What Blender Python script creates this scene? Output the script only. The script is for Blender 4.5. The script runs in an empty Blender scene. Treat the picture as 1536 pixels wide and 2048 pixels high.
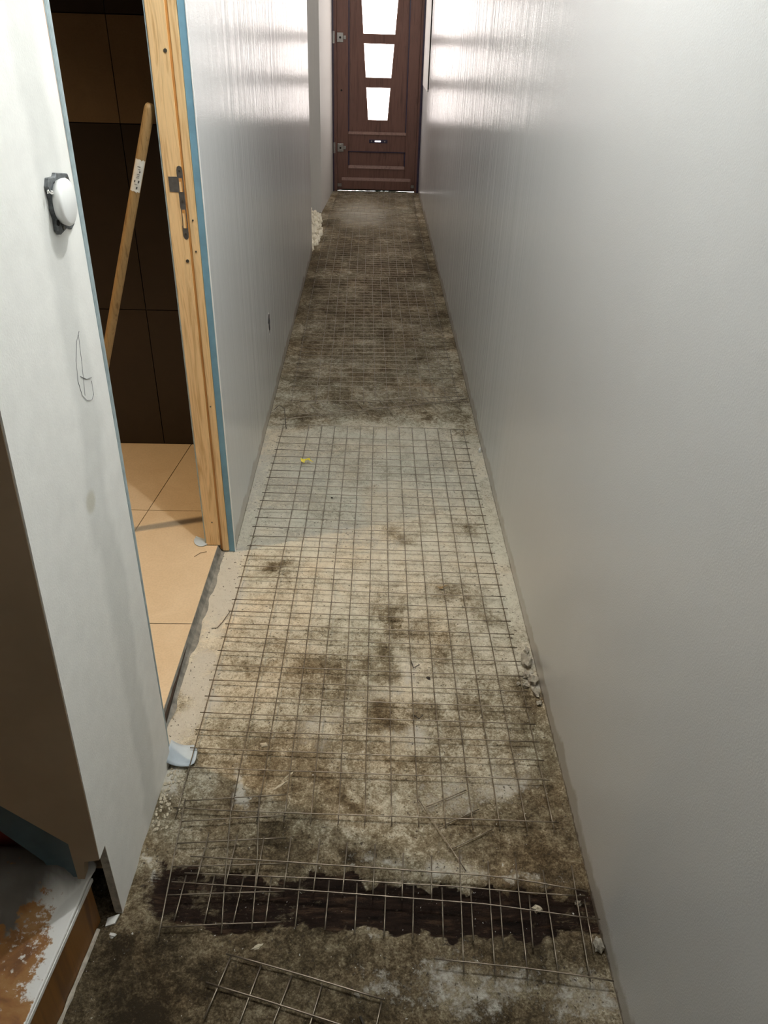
import bpy, bmesh, math, random
from mathutils import Vector, Matrix, noise
random.seed(4)
SC = bpy.context.scene
COL = SC.collection

# ------------------------------------------------------------------ camera
cd = bpy.data.cameras.new('camera'); cam = bpy.data.objects.new('camera', cd); COL.objects.link(cam)
cd.sensor_fit = 'VERTICAL'; cd.sensor_height = 36; cd.sensor_width = 27
cd.lens = 1578.46 / 2048 * 36
cd.clip_start = 0.02
cam.matrix_world = Matrix(((0.999572, -0.015784, -0.024635, 0), (-0.012283, 0.537794, -0.842986, 0),
                           (0.026554, 0.842928, 0.53737, 1.45), (0, 0, 0, 1)))
SC.camera = cam
# ------------------------------------------------------------------ world, lights, exposure
w = bpy.data.worlds.new('world'); SC.world = w; w.use_nodes = True
w.node_tree.nodes['Background'].inputs[0].default_value = (0.80, 0.90, 1.0, 1)
w.node_tree.nodes['Background'].inputs[1].default_value = 1.5
SC.view_settings.view_transform = 'Standard'; SC.view_settings.look = 'None'
SC.view_settings.exposure = 0.0; SC.view_settings.gamma = 1.0
SC.view_settings.use_curve_mapping = False
def lamp(name, loc, power, col, rad):
    l = bpy.data.lights.new(name, 'POINT'); l.energy = power; l.color = col; l.shadow_soft_size = rad
    o = bpy.data.objects.new(name, l); COL.objects.link(o); o.location = loc; return o
lamp('corridor_ceiling_lamp', (0.05, 1.42, 2.30), 46, (0.97, 0.99, 0.985), 0.018)
far = lamp('far_corridor_fill_light', (0.05, 5.3, 2.33), 20, (1.0, 0.91, 0.85), 0.12)  # added fill with no known fixture, brightens the far corridor
def spot_lamp(name, loc, power, col, rad, deg):
    l = bpy.data.lights.new(name, 'SPOT'); l.energy = power; l.color = col; l.shadow_soft_size = rad
    l.spot_size = math.radians(deg); l.spot_blend = 1.0
    o = bpy.data.objects.new(name, l); COL.objects.link(o); o.location = loc; return o
spot_lamp('bathroom_downlight', (-1.28, 1.69, 2.25), 108, (1.0, 0.72, 0.42), 0.03, 100)
PANE_GLOW = 10.5

# ------------------------------------------------------------------ material helpers
def mat(name):
    m = bpy.data.materials.new(name); m.use_nodes = True
    nt = m.node_tree; return m, nt, nt.nodes['Principled BSDF']
def N(nt, t, **kw):
    n = nt.nodes.new(t)
    for k, v in kw.items():
        if hasattr(n, k) and k not in n.inputs: setattr(n, k, v)
        else: n.inputs[k].default_value = v
    return n
def coords(nt, scale=(1, 1, 1), kind='Object'):
    tc = N(nt, 'ShaderNodeTexCoord'); mp = N(nt, 'ShaderNodeMapping'); mp.inputs['Scale'].default_value = scale
    nt.links.new(tc.outputs[kind], mp.inputs['Vector']); return mp.outputs['Vector']
def nz(nt, vec, scale, detail=4, rough=0.6, dist=0.0):
    n = N(nt, 'ShaderNodeTexNoise'); n.inputs['Scale'].default_value = scale; n.inputs['Detail'].default_value = detail
    n.inputs['Roughness'].default_value = rough; n.inputs['Distortion'].default_value = dist
    nt.links.new(vec, n.inputs['Vector']); return n.outputs['Fac']
def ramp(nt, fac, stops):
    r = N(nt, 'ShaderNodeValToRGB'); e = r.color_ramp.elements
    while len(e) < len(stops): e.new(0.5)
    for i, (p, c) in enumerate(stops):
        e[i].position = p; e[i].color = (c[0], c[1], c[2], 1) if not isinstance(c, float) else (c, c, c, 1)
    nt.links.new(fac, r.inputs[0]); return r.outputs[0]
def mixc(nt, fac, a, b, blend='MIX'):
    m = N(nt, 'ShaderNodeMix'); m.data_type = 'RGBA'; m.blend_type = blend
    for s, v in ((0, fac), (6, a), (7, b)):
        if hasattr(v, 'links'): nt.links.new(v, m.inputs[s])
        else: m.inputs[s].default_value = v if s == 0 else (v[0], v[1], v[2], 1)
    return m.outputs[2]
def math_(nt, op, a, b, clamp=False):
    m = N(nt, 'ShaderNodeMath'); m.operation = op; m.use_clamp = clamp
    for s, v in ((0, a), (1, b)):
        if hasattr(v, 'links'): nt.links.new(v, m.inputs[s])
        else: m.inputs[s].default_value = v
    return m.outputs[0]
def bump(nt, h, strength, dist, prev=None):
    b = N(nt, 'ShaderNodeBump'); b.inputs['Strength'].default_value = strength; b.inputs['Distance'].default_value = dist
    nt.links.new(h, b.inputs['Height'])
    if prev: nt.links.new(prev, b.inputs['Normal'])
    return b.outputs[0]
def plain(name, col, rough=0.6, metal=0.0, var=0.15, scale=30, bumpd=0.0):
    m, nt, p = mat(name)
    v = coords(nt); f = nz(nt, v, scale)
    c = ramp(nt, f, [(0.3, tuple(x * (1 - var) for x in col)), (0.7, tuple(min(1, x * (1 + var)) for x in col))])
    nt.links.new(c, p.inputs['Base Color']); p.inputs['Roughness'].default_value = rough; p.inputs['Metallic'].default_value = metal
    if bumpd: nt.links.new(bump(nt, f, 1.0, bumpd), p.inputs['Normal'])
    return m

# ------------------------------------------------------------------ mesh helpers
def link(name, me, material=None, parent=None, smooth=False):
    o = bpy.data.objects.new(name, me); COL.objects.link(o)
    if material: me.materials.append(material)
    if parent: o.parent = parent
    if smooth:
        for p in me.polygons: p.use_smooth = True
    return o
def pyd(name, vs, fs, material=None, parent=None, smooth=False):
    me = bpy.data.meshes.new(name); me.from_pydata(vs, [], fs); me.update()
    bm = bmesh.new(); bm.from_mesh(me); bmesh.ops.recalc_face_normals(bm, faces=bm.faces); bm.to_mesh(me); bm.free()
    return link(name, me, material, parent, smooth)
def prism_data(pts, axis, a, b):
    vs = []
    for t in (a, b):
        for (u, v) in pts:
            vs.append({'x': (t, u, v), 'y': (u, t, v), 'z': (u, v, t)}[axis])
    n = len(pts)
    fs = [tuple(range(n)), tuple(range(2 * n - 1, n - 1, -1))] + [(i, (i + 1) % n, n + (i + 1) % n, n + i) for i in range(n)]
    return vs, fs
def prism(name, pts, axis, a, b, material=None, parent=None, bevel=0.0):
    vs, fs = prism_data(pts, axis, a, b)
    o = pyd(name, vs, fs, material, parent)
    if bevel: bev(o, bevel)
    return o
def bev(o, wd, seg=2):
    bm = bmesh.new(); bm.from_mesh(o.data)
    bmesh.ops.bevel(bm, geom=list(bm.edges), offset=wd, segments=seg, affect='EDGES', profile=0.6); bm.to_mesh(o.data); bm.free()
def boxes(name, lst, material=None, parent=None, bevel=0.0):
    vs, fs = [], []
    for (x0, x1, y0, y1, z0, z1) in lst:
        v, f = prism_data([(x0, y0), (x1, y0), (x1, y1), (x0, y1)], 'z', z0, z1)
        k = len(vs); vs += v; fs += [tuple(i + k for i in q) for q in f]
    o = pyd(name, vs, fs, material, parent)
    if bevel: bev(o, bevel)
    return o
def box(name, x0, x1, y0, y1, z0, z1, material=None, parent=None, bevel=0.0):
    return boxes(name, [(x0, x1, y0, y1, z0, z1)], material, parent, bevel)
def multi(name, parts, material=None, parent=None):
    vs, fs = [], []
    for v, f in parts:
        k = len(vs); vs += v; fs += [tuple(i + k for i in q) for q in f]
    return pyd(name, vs, fs, material, parent)
def tube(pts, r, sides=6):
    pts = [Vector(p) for p in pts]; vs, fs = [], []
    for i, p in enumerate(pts):
        d = (pts[min(i + 1, len(pts) - 1)] - pts[max(i - 1, 0)]).normalized()
        a = d.cross(Vector((0, 0, 1)));
        if a.length < 0.1: a = d.cross(Vector((0, 1, 0)))
        a.normalize(); b = d.cross(a)
        rr = r[i] if isinstance(r, (list, tuple)) else r
        for k in range(sides):
            t = 2 * math.pi * k / sides; vs.append(tuple(p + (a * math.cos(t) + b * math.sin(t)) * rr))
    n = len(pts)
    for i in range(n - 1):
        for k in range(sides):
            fs.append((i * sides + k, i * sides + (k + 1) % sides, (i + 1) * sides + (k + 1) % sides, (i + 1) * sides + k))
    fs += [tuple(range(sides - 1, -1, -1)), tuple((n - 1) * sides + k for k in range(sides))]
    return vs, fs
def empty(name, loc=(0, 0, 0)):
    o = bpy.data.objects.new(name, None); COL.objects.link(o); o.location = loc; o.empty_display_size = 0.05; return o
def tag(o, label, cat, group=None, kind=None):
    if label: o['label'] = label
    if cat: o['category'] = cat
    if group: o['group'] = group
    if kind: o['kind'] = kind
    return o
def struct(o, label=None, cat=None):
    o['kind'] = 'structure'
    if label: o['label'] = label
    if cat: o['category'] = cat
    return o
def disc(name, c, axis, r, h, material, parent=None, seg=24, rz=None):
    pts = [(c[0] + r * math.cos(2 * math.pi * k / seg), c[1] + (rz or r) * math.sin(2 * math.pi * k / seg)) for k in range(seg)]
    return prism(name, pts, axis, c[2], c[2] + h, material, parent)
def rock(name, loc, size, material, seed, parent=None, amp=0.45, sub=2, rot=0):
    bm = bmesh.new(); bmesh.ops.create_icosphere(bm, subdivisions=sub, radius=1)
    for v in bm.verts:
        n = noise.noise(v.co * 1.7 + Vector((seed * 7.1, seed * 3.3, 0)))
        v.co = v.co * (1 + amp * n * 1.6)
        v.co = Vector((v.co.x * size[0], v.co.y * size[1], v.co.z * size[2]))
    zmin = min(v.co.z for v in bm.verts)
    for v in bm.verts: v.co.z = max(v.co.z, zmin * 0.4)
    bmesh.ops.rotate(bm, verts=bm.verts, cent=(0, 0, 0), matrix=Matrix.Rotation(rot, 3, 'Z'))
    zmin = min(v.co.z for v in bm.verts)
    bmesh.ops.translate(bm, verts=bm.verts, vec=(0, 0, -zmin))
    me = bpy.data.meshes.new(name); bm.to_mesh(me); bm.free()
    o = link(name, me, material, parent); o.location = loc; return o

# ------------------------------------------------------------------ measured floor positions (metres)
LEFT = [[(-0.373, 1.095), (-0.362, 0.797)], [(-0.275, 1.111), (-0.258, 0.893), (-0.25, 0.806)], [(-0.216, 1.106), (-0.202, 0.952), (-0.195, 0.814)], [(-0.374, 1.093), (-0.158, 1.11)], [(-0.373, 1.042), (-0.154, 1.058)], [(-0.372, 0.991), (-0.151, 1.005)], [(-0.369, 0.94), (-0.143, 0.948)], [(-0.365, 0.881), (-0.142, 0.889)], [(-0.362, 0.819), (-0.144, 0.829)]]
STRIP_UPPER = [[(-0.334, 0.955), (-0.143, 0.945), (-0.077, 0.94), (0.238, 0.918), (0.31, 0.91), (0.44, 0.884)], [(-0.359, 0.901), (-0.142, 0.888), (-0.074, 0.883), (0.232, 0.86), (0.452, 0.829)], [(-0.307, 1.011), (-0.313, 0.898)], [(-0.249, 1.006), (-0.257, 0.889)], [(-0.194, 1.002), (-0.197, 0.89)], [(-0.139, 1.001), (-0.143, 0.889)], [(-0.08, 0.997), (-0.086, 0.882)], [(-0.024, 0.989), (-0.031, 0.877)], [(0.032, 0.987), (0.027, 0.877)], [(0.088, 0.967), (0.083, 0.867)], [(0.145, 0.962), (0.139, 0.865)]]
STRIP_LOWER = [[(-0.34, 0.925), (-0.271, 0.923), (-0.037, 0.913), (0.178, 0.9), (0.318, 0.887), (0.437, 0.881)], [(-0.337, 0.922), (-0.341, 0.83)], [(-0.282, 0.921), (-0.285, 0.825)], [(-0.225, 0.92), (-0.231, 0.824)], [(-0.17, 0.919), (-0.172, 0.824)], [(-0.114, 0.915), (-0.116, 0.819)], [(-0.058, 0.913), (-0.061, 0.815)], [(-0.003, 0.908), (-0.006, 0.807)], [(0.052, 0.905), (0.048, 0.804)], [(0.107, 0.902), (0.101, 0.8)], [(0.162, 0.899), (0.157, 0.8)], [(0.218, 0.897), (0.212, 0.794)], [(0.273, 0.893), (0.266, 0.786)], [(0.329, 0.884), (0.32, 0.783)], [(0.435, 0.876), (0.428, 0.77)]]
RIGHT = [[(0.136, 0.758), (0.166, 0.755), (0.304, 0.741), (0.45, 0.719)], [(0.203, 0.975), (0.188, 0.736)], [(0.258, 0.953), (0.243, 0.731)], [(0.314, 0.958), (0.3, 0.73)], [(0.365, 0.933), (0.355, 0.722)], [(0.423, 0.942), (0.409, 0.72)]]
COMB = [[(0.127, 1.106), (0.213, 0.937)], [(0.142, 1.089), (0.233, 1.133)], [(0.164, 1.038), (0.255, 1.084)], [(0.188, 0.988), (0.278, 1.034)]]
BOTTOM = [[(-0.236, 0.773), (-0.065, 0.728), (0.048, 0.695)], [(-0.264, 0.723), (-0.149, 0.692), (-0.034, 0.658), (0.023, 0.641)], [(-0.227, 0.77), (-0.256, 0.666)], [(-0.171, 0.755), (-0.203, 0.637)], [(-0.116, 0.737), (-0.148, 0.634)], [(-0.061, 0.724), (-0.086, 0.63)], [(0.043, 0.694), (0.027, 0.626)]]
DIAG = [[(-0.321, 2.995), (-0.068, 3.049), (0.445, 3.168)], [(-0.354, 2.951), (-0.089, 3.024), (0.448, 3.195)], [(-0.286, 3.13), (0.021, 3.154), (0.437, 3.221)], [(-0.288, 3.099), (-0.224, 2.975)], [(-0.239, 3.108), (-0.177, 2.983)], [(-0.19, 3.116), (-0.129, 2.991)], [(-0.141, 3.125), (-0.082, 2.999)], [(-0.092, 3.134), (-0.034, 3.007)], [(-0.042, 3.142), (0.014, 3.015)], [(0.007, 3.151), (0.063, 3.023)], [(0.058, 3.16), (0.112, 3.032)], [(0.108, 3.169), (0.16, 3.04)], [(0.159, 3.177), (0.21, 3.048)], [(0.209, 3.186), (0.259, 3.056)], [(0.26, 3.195), (0.309, 3.065)], [(0.312, 3.204), (0.359, 3.073)], [(0.363, 3.213), (0.409, 3.081)], [(0.415, 3.222), (0.459, 3.09)]]
DIRT_SPOTS = [(-0.248, 1.945, 0.046, 0.046, 0.75), (0.117, 2.143, 0.053, 0.064, 0.8), (0.077, 1.729, 0.05, 0.153, 0.55), (0.047, 1.533, 0.039, 0.112, 0.7), (0.051, 1.34, 0.055, 0.048, 0.95), (-0.095, 1.494, 0.142, 0.109, 0.55), (-0.216, 1.545, 0.066, 0.075, 0.5), (0.257, 1.85, 0.09, 0.053, 0.6), (0.33, 1.773, 0.044, 0.091, 0.6), (0.334, 2.172, 0.067, 0.048, 0.55), (0.271, 1.534, 0.079, 0.075, 0.4), (0.155, 1.357, 0.049, 0.04, 0.7), (0.263, 1.334, 0.055, 0.04, 0.45), (-0.033, 1.111, 0.033, 0.064, 0.75), (-0.134, 1.162, 0.1, 0.054, 0.55), (0.426, 1.177, 0.045, 0.151, 0.6), (0.235, 0.968, 0.036, 0.045, 0.75), (-0.028, 0.961, 0.045, 0.033, 0.8), (-0.162, 1.002, 0.123, 0.08, 0.65), (-0.305, 1.062, 0.094, 0.097, 0.7), (-0.34, 0.923, 0.068, 0.063, 0.6), (-0.421, 0.786, 0.108, 0.054, 0.8), (-0.261, 0.742, 0.141, 0.051, 0.8), (-0.393, 0.676, 0.101, 0.039, 0.8), (-0.014, 0.786, 0.183, 0.023, 0.65), (0.27, 0.786, 0.148, 0.023, 0.5), (-0.08, 0.684, 0.051, 0.04, 0.6), (0.119, 0.708, 0.044, 0.021, 0.35), (-0.276, 3.001, 0.125, 0.086, 0.6), (-0.069, 3.082, 0.128, 0.05, 0.4), (0.274, 3.697, 0.062, 0.066, 0.8), (0.25, 3.047, 0.038, 0.029, 0.8), (0.303, 5.142, 0.196, 0.092, 0.8), (-0.116, 5.052, 0.256, 0.111, 0.5), (-0.207, 4.235, 0.22, 0.165, 0.5), (0.389, 5.521, 0.139, 0.258, 0.6), (-0.303, 4.983, 0.094, 0.13, 0.5), (0.046, 6.201, 0.306, 0.315, 0.35), (0.209, 1.591, 0.054, 0.079, 0.5), (0.391, 1.378, 0.037, 0.083, 0.6), (0.295, 1.113, 0.066, 0.052, 0.25), (0.398, 0.969, 0.046, 0.045, 0.5), (0.405, 1.462, 0.039, 0.044, 0.6), (-0.259, 1.274, 0.07, 0.045, 0.5), (-0.298, 1.147, 0.088, 0.04, 0.6), (0.0, 4.124, 0.121, 0.095, 0.5), (-0.101, 4.417, 0.285, 0.221, 0.4), (0.086, 3.475, 0.213, 0.12, 0.3), (0.012, 4.65, 0.269, 0.135, 0.35)]
PALE_SPOTS = [(-0.421, 2.544, 0.091, 0.332, 0.6), (-0.236, 2.513, 0.181, 0.327, 0.4), (0.275, 2.524, 0.148, 0.294, 0.3), (-0.046, 2.105, 0.178, 0.085, 0.5), (-0.42, 1.851, 0.058, 0.213, 0.9), (-0.417, 1.408, 0.043, 0.151, 1.0), (-0.265, 1.148, 0.015, 0.06, 0.9), (-0.412, 1.146, 0.024, 0.033, 0.9), (0.125, 1.512, 0.052, 0.055, 0.5), (0.071, 1.405, 0.112, 0.034, 0.35), (0.313, 1.166, 0.068, 0.055, 0.55), (0.196, 1.112, 0.099, 0.052, 0.4), (-0.099, 1.323, 0.06, 0.063, 0.45), (0.092, 1.293, 0.048, 0.031, 0.5), (0.207, 0.717, 0.15, 0.042, 0.45), (0.381, 0.701, 0.079, 0.05, 0.4), (0.032, 0.733, 0.053, 0.034, 0.35), (0.022, 0.832, 0.017, 0.01, 0.5), (0.184, 0.968, 0.051, 0.028, 0.5), (0.052, 0.972, 0.061, 0.022, 0.4), (0.333, 0.946, 0.061, 0.016, 0.45), (0.443, 1.499, 0.018, 0.055, 0.9), (0.509, 1.681, 0.017, 0.127, 0.5), (-0.435, 0.947, 0.025, 0.006, 0.9), (-0.028, 0.944, 0.04, 0.005, 0.5), (-0.035, 6.908, 0.292, 0.568, 0.55)]

# ------------------------------------------------------------------ materials
def wall_paint(name, base, streak=1.0, rough=0.20, dirty=True):
    m, nt, p = mat(name)
    v = coords(nt)
    big = nz(nt, v, 1.3, 2, 0.5)
    c = ramp(nt, big, [(0.3, tuple(x * 0.95 for x in base)), (0.7, base)])
    if dirty:   # dirty splash band left where the old skirting board was
        sep = N(nt, 'ShaderNodeSeparateXYZ'); nt.links.new(v, sep.inputs[0])
        e = nz(nt, v, 9, 4, 0.65)
        h = math_(nt, 'ADD', sep.outputs[2], math_(nt, 'MULTIPLY', math_(nt, 'SUBTRACT', e, 0.5), -0.10))
        k = ramp(nt, h, [(0.045, 1.0), (0.058, 0.0)])
        c = mixc(nt, math_(nt, 'MULTIPLY', k, 0.6), c, (0.36, 0.31, 0.24))
        e2 = nz(nt, v, 60, 3, 0.7)
        h2 = math_(nt, 'ADD', sep.outputs[2], math_(nt, 'MULTIPLY', math_(nt, 'SUBTRACT', e2, 0.5), -0.03))
        c = mixc(nt, ramp(nt, h2, [(0.004, 0.8), (0.012, 0.0)]), c, (0.12, 0.09, 0.06))
    spk = nz(nt, v, 70, 2, 0.5)
    c = mixc(nt, ramp(nt, spk, [(0.80, 0.0), (0.82, 0.25)]), c, (0.45, 0.42, 0.38))
    nt.links.new(c, p.inputs['Base Color'])
    vs = coords(nt, (19, 19, 0.5)); st = nz(nt, vs, 1.0, 3, 0.6)
    vr = coords(nt, (1, 1, 1)); rel = nz(nt, vr, 330, 2, 0.5)
    sp2 = N(nt, 'ShaderNodeSeparateXYZ'); nt.links.new(v, sp2.inputs[0])
    far_ = N(nt, 'ShaderNodeMapRange'); far_.interpolation_type = 'SMOOTHSTEP'; nt.links.new(sp2.outputs[1], far_.inputs[0])
    far_.inputs[1].default_value = 1.8; far_.inputs[2].default_value = 4.2; far_.inputs[3].default_value = 0.03; far_.inputs[4].default_value = 1.0
    st = math_(nt, 'ADD', st, math_(nt, 'MULTIPLY', nz(nt, coords(nt, (70, 70, 0.7)), 1.0, 2, 0.5), 0.22))
    st = math_(nt, 'MULTIPLY', st, far_.outputs[0])      # coarser vertical lap marks toward the front door
    b = bump(nt, st, 1.0, 0.0085 * streak)
    b = bump(nt, rel, 0.5, 0.0006, b)
    nt.links.new(b, p.inputs['Normal'])
    p.inputs['Roughness'].default_value = rough
    p.inputs['Specular IOR Level'].default_value = 0.30
    return m
M_WALL = wall_paint('white_paint', (0.69, 0.70, 0.695))
M_WALLF = wall_paint('white_paint_return', (0.66, 0.65, 0.62), 0.3, 0.6, False)

def plaster_near():
    m, nt, p = mat('white_plaster')
    v = coords(nt); sep = N(nt, 'ShaderNodeSeparateXYZ'); nt.links.new(v, sep.inputs[0])
    # band of bare joint filler running down the wall beside the doorway
    wob = nz(nt, v, 6, 3, 0.6)
    y = math_(nt, 'ADD', sep.outputs[1], math_(nt, 'MULTIPLY', math_(nt, 'SUBTRACT', wob, 0.5), 0.10))
    cen = math_(nt, 'ADD', math_(nt, 'MULTIPLY', sep.outputs[2], 0.055), 1.075)
    d = math_(nt, 'ABSOLUTE', math_(nt, 'SUBTRACT', y, cen), 0)
    k = ramp(nt, d, [(0.026, 1.0), (0.050, 0.0)])
    c = mixc(nt, math_(nt, 'MULTIPLY', k, 0.42), (0.88, 0.88, 0.84), (0.60, 0.61, 0.58))
    dd = N(nt, 'ShaderNodeVectorMath'); dd.operation = 'DISTANCE'; nt.links.new(v, dd.inputs[0]); dd.inputs[1].default_value = (-.437, 1.075, .775)
    c = mixc(nt, ramp(nt, dd.outputs['Value'], [(0.014, 0.8), (0.022, 0.0)]), c, (0.60, 0.58, 0.48))
    e = nz(nt, v, 25, 5, 0.6)
    c = mixc(nt, 1.0, c, ramp(nt, e, [(0.3, 0.93), (0.7, 1.0)]), 'MULTIPLY')
    nt.links.new(c, p.inputs['Base Color']); p.inputs['Roughness'].default_value = 0.65
    nt.links.new(bump(nt, nz(nt, v, 260, 3, 0.6), 0.5, 0.0006), p.inputs['Normal'])
    return m
M_PLASTER = plaster_near()
M_RAW = plain('raw_plaster_edge', (0.42, 0.38, 0.31), 0.9, 0, 0.35, 60, 0.002)
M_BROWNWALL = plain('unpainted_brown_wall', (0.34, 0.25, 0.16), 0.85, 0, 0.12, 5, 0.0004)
M_CEIL = plain('ceiling_white', (0.72, 0.72, 0.70), 0.8)
M_BLUE = plain('blue_board_edge', (0.17, 0.33, 0.43), 0.55, 0, 0.12, 18)
M_BLUEGREY = plain('blue_grey_tape', (0.33, 0.41, 0.43), 0.4, 0, 0.2, 40)
M_DKBLUE = plain('dark_blue_edge', (0.05, 0.09, 0.11), 0.4, 0, 0.3, 12)
M_DKRED = plain('dark_red_paint', (0.16, 0.02, 0.012), 0.6)
M_BLACK = plain('black_gap', (0.008, 0.007, 0.006), 0.9)
M_TAPE = plain('pale_blue_film', (0.44, 0.50, 0.54), 0.4, 0, 0.1, 25)

def concrete():
    m, nt, p = mat('stained_concrete')
    v = coords(nt)
    def attr(n):
        a = N(nt, 'ShaderNodeAttribute'); a.attribute_name = n; return a.outputs['Fac']
    dirt, pale, tar = attr('dirt'), attr('pale'), attr('tar')
    n1 = nz(nt, v, 16, 8, 0.72, 0.4); n2 = nz(nt, v, 70, 6, 0.75, 0.3); n3 = nz(nt, v, 5, 5, 0.6, 0.5)
    f = math_(nt, 'ADD', dirt, math_(nt, 'MULTIPLY', math_(nt, 'SUBTRACT', n1, 0.5), 1.05))
    f = math_(nt, 'ADD', f, math_(nt, 'MULTIPLY', math_(nt, 'SUBTRACT', n2, 0.5), 1.05))
    n4 = nz(nt, v, 240, 3, 0.7)
    f = math_(nt, 'ADD', f, math_(nt, 'MULTIPLY', math_(nt, 'SUBTRACT', n4, 0.5), 0.8))
    f = math_(nt, 'ADD', f, math_(nt, 'MULTIPLY', math_(nt, 'SUBTRACT', n3, 0.5), 0.4), True)
    c = ramp(nt, f, [(0.0, (0.72, 0.68, 0.57)), (0.25, (0.52, 0.475, 0.375)), (0.5, (0.235, 0.195, 0.13)), (0.75, (0.10, 0.075, 0.043)), (1.0, (0.035, 0.026, 0.016))])
    hue = nz(nt, v, 3.5, 4, 0.6, 1.0)
    c = mixc(nt, 0.35, c, ramp(nt, hue, [(0.3, (0.62, 0.68, 0.62)), (0.5, (0.8, 0.76, 0.68)), (0.7, (1.0, 0.78, 0.52))]), 'MULTIPLY')
    pf = math_(nt, 'ADD', pale, math_(nt, 'MULTIPLY', math_(nt, 'SUBTRACT', n2, 0.5), 1.6))
    pf = math_(nt, 'ADD', pf, math_(nt, 'MULTIPLY', math_(nt, 'SUBTRACT', n1, 0.5), 1.2), True)
    c = mixc(nt, ramp(nt, pf, [(0.35, 0.0), (0.75, 0.8)]), c, (0.56, 0.53, 0.46))
    # tarry damp band
    vt = coords(nt, (6, 34, 6)); nt3 = nz(nt, vt, 2.5, 6, 0.7, 0.3)
    tf = math_(nt, 'ADD', tar, math_(nt, 'MULTIPLY', math_(nt, 'SUBTRACT', n1, 0.5), 1.0))
    tf = math_(nt, 'ADD', tf, math_(nt, 'MULTIPLY', math_(nt, 'SUBTRACT', nt3, 0.5), 0.9), True)
    tc = ramp(nt, nt3, [(0.30, (0.006, 0.0045, 0.0035)), (0.55, (0.022, 0.013, 0.009)), (0.75, (0.10, 0.06, 0.035)), (0.9, (0.25, 0.22, 0.17))])
    tmask = ramp(nt, tf, [(0.46, 0.0), (0.66, 1.0)])
    c = mixc(nt, tmask, c, tc)
    # small dark pits and white specks
    pit = nz(nt, v, 130, 2, 0.5)
    c = mixc(nt, ramp(nt, pit, [(0.66, 0.0), (0.70, 0.8)]), c, (0.05, 0.04, 0.03))
    wh = nz(nt, coords(nt, (1.3, 1, 1)), 105, 2, 0.5)
    c = mixc(nt, ramp(nt, wh, [(0.73, 0.0), (0.75, 0.7)]), c, (0.62, 0.60, 0.55))
    nt.links.new(c, p.inputs['Base Color'])
    p.inputs['Roughness'].default_value = 0.9; p.inputs['Specular IOR Level'].default_value = 0.08
    b = bump(nt, n2, 1.0, 0.005); b = bump(nt, pit, 0.6, 0.002, b)
    nt.links.new(b, p.inputs['Normal'])
    return m
M_CONC = concrete()

def pine(name, light, dark, knots=True, sc=1.0):
    m, nt, p = mat(name)
    v = coords(nt, (1, 1, 0.07)); g = nz(nt, v, 60 * sc, 4, 0.55, 1.2)
    v2 = coords(nt, (1, 1, 0.02)); g2 = nz(nt, v2, 260 * sc, 2, 0.5)
    f = math_(nt, 'ADD', math_(nt, 'MULTIPLY', g, 0.8), math_(nt, 'MULTIPLY', g2, 0.2))
    c = ramp(nt, f, [(0.36, dark), (0.47, light), (0.55, tuple(x * 1.12 for x in light)), (0.66, dark)])
    if knots:
        k = N(nt, 'ShaderNodeTexVoronoi'); k.inputs['Scale'].default_value = 7.0
        nt.links.new(coords(nt, (1.2, 1.2, 1.0)), k.inputs['Vector'])
        c = mixc(nt, ramp(nt, k.outputs['Distance'], [(0.05, 0.85), (0.11, 0.0)]), c, (0.22, 0.11, 0.04))
    nt.links.new(c, p.inputs['Base Color']); p.inputs['Roughness'].default_value = 0.5
    nt.links.new(bump(nt, g2, 0.3, 0.0006), p.inputs['Normal'])
    return m
M_PINE = pine('pine_wood', (0.74, 0.51, 0.26), (0.58, 0.35, 0.15))
M_PINEEDGE = pine('pine_wood_brown_shaded', (0.46, 0.22, 0.06), (0.35, 0.15, 0.04), False)  # brown pine of the near jamb; doubles as painted groove shade
M_POLE = pine('pole_wood', (0.27, 0.165, 0.065), (0.17, 0.095, 0.032), False, 1.5)
M_DOOR = pine('varnished_door_wood', (0.155, 0.074, 0.055), (0.105, 0.048, 0.036), False, 0.7)
M_DOORDK = plain('purple_black_frame_film', (0.035, 0.025, 0.055), 0.35, 0, 0.3, 20)
M_DOORLT = pine('pale_moulding_wood', (0.24, 0.14, 0.11), (0.17, 0.09, 0.07), False)  # paler wood tone for mouldings, bar edge and pane beads
M_STEPWOOD = pine('step_riser_wood', (0.20, 0.085, 0.018), (0.12, 0.05, 0.012), False, 0.3)
M_STEEL = plain('brushed_steel', (0.34, 0.33, 0.31), 0.38, 0.85, 0.15, 90)
M_WIRE = plain('dull_galvanised_wire', (0.24, 0.20, 0.15), 0.38, 0.8, 0.35, 45)
M_SCREW = plain('dark_screw', (0.16, 0.15, 0.12), 0.4, 0.8)
M_WHITE = plain('white_plastic', (0.86, 0.87, 0.85), 0.35, 0, 0.02)
M_GREYPL = plain('grey_plastic_frame', (0.10, 0.11, 0.115), 0.5, 0.2, 0.6, 140)
M_DUSTW = plain('white_dust_lump', (0.70, 0.69, 0.65), 0.95, 0, 0.1, 60, 0.001)
M_FOAM = plain('cream_foam', (0.92, 0.86, 0.70), 0.9, 0, 0.1, 60, 0.006)
M_CHIP = plain('pale_plaster_chip', (0.48, 0.42, 0.31), 0.9, 0, 0.25, 120, 0.001)
M_STONE = plain('grey_mortar_rubble', (0.33, 0.30, 0.24), 0.95, 0, 0.4, 90, 0.002)
M_DARKBIT = plain('dark_crumb', (0.04, 0.032, 0.025), 0.9)
M_YELLOW = plain('yellow_scrap_film', (0.85, 0.68, 0.02), 0.4, 0, 0.2, 150)
M_LEAF = plain('dry_brown_leaf', (0.30, 0.20, 0.09), 0.8, 0, 0.3, 120)
M_LABEL = plain('white_sticker', (0.60, 0.57, 0.50), 0.5, 0, 0.1, 80)
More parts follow.
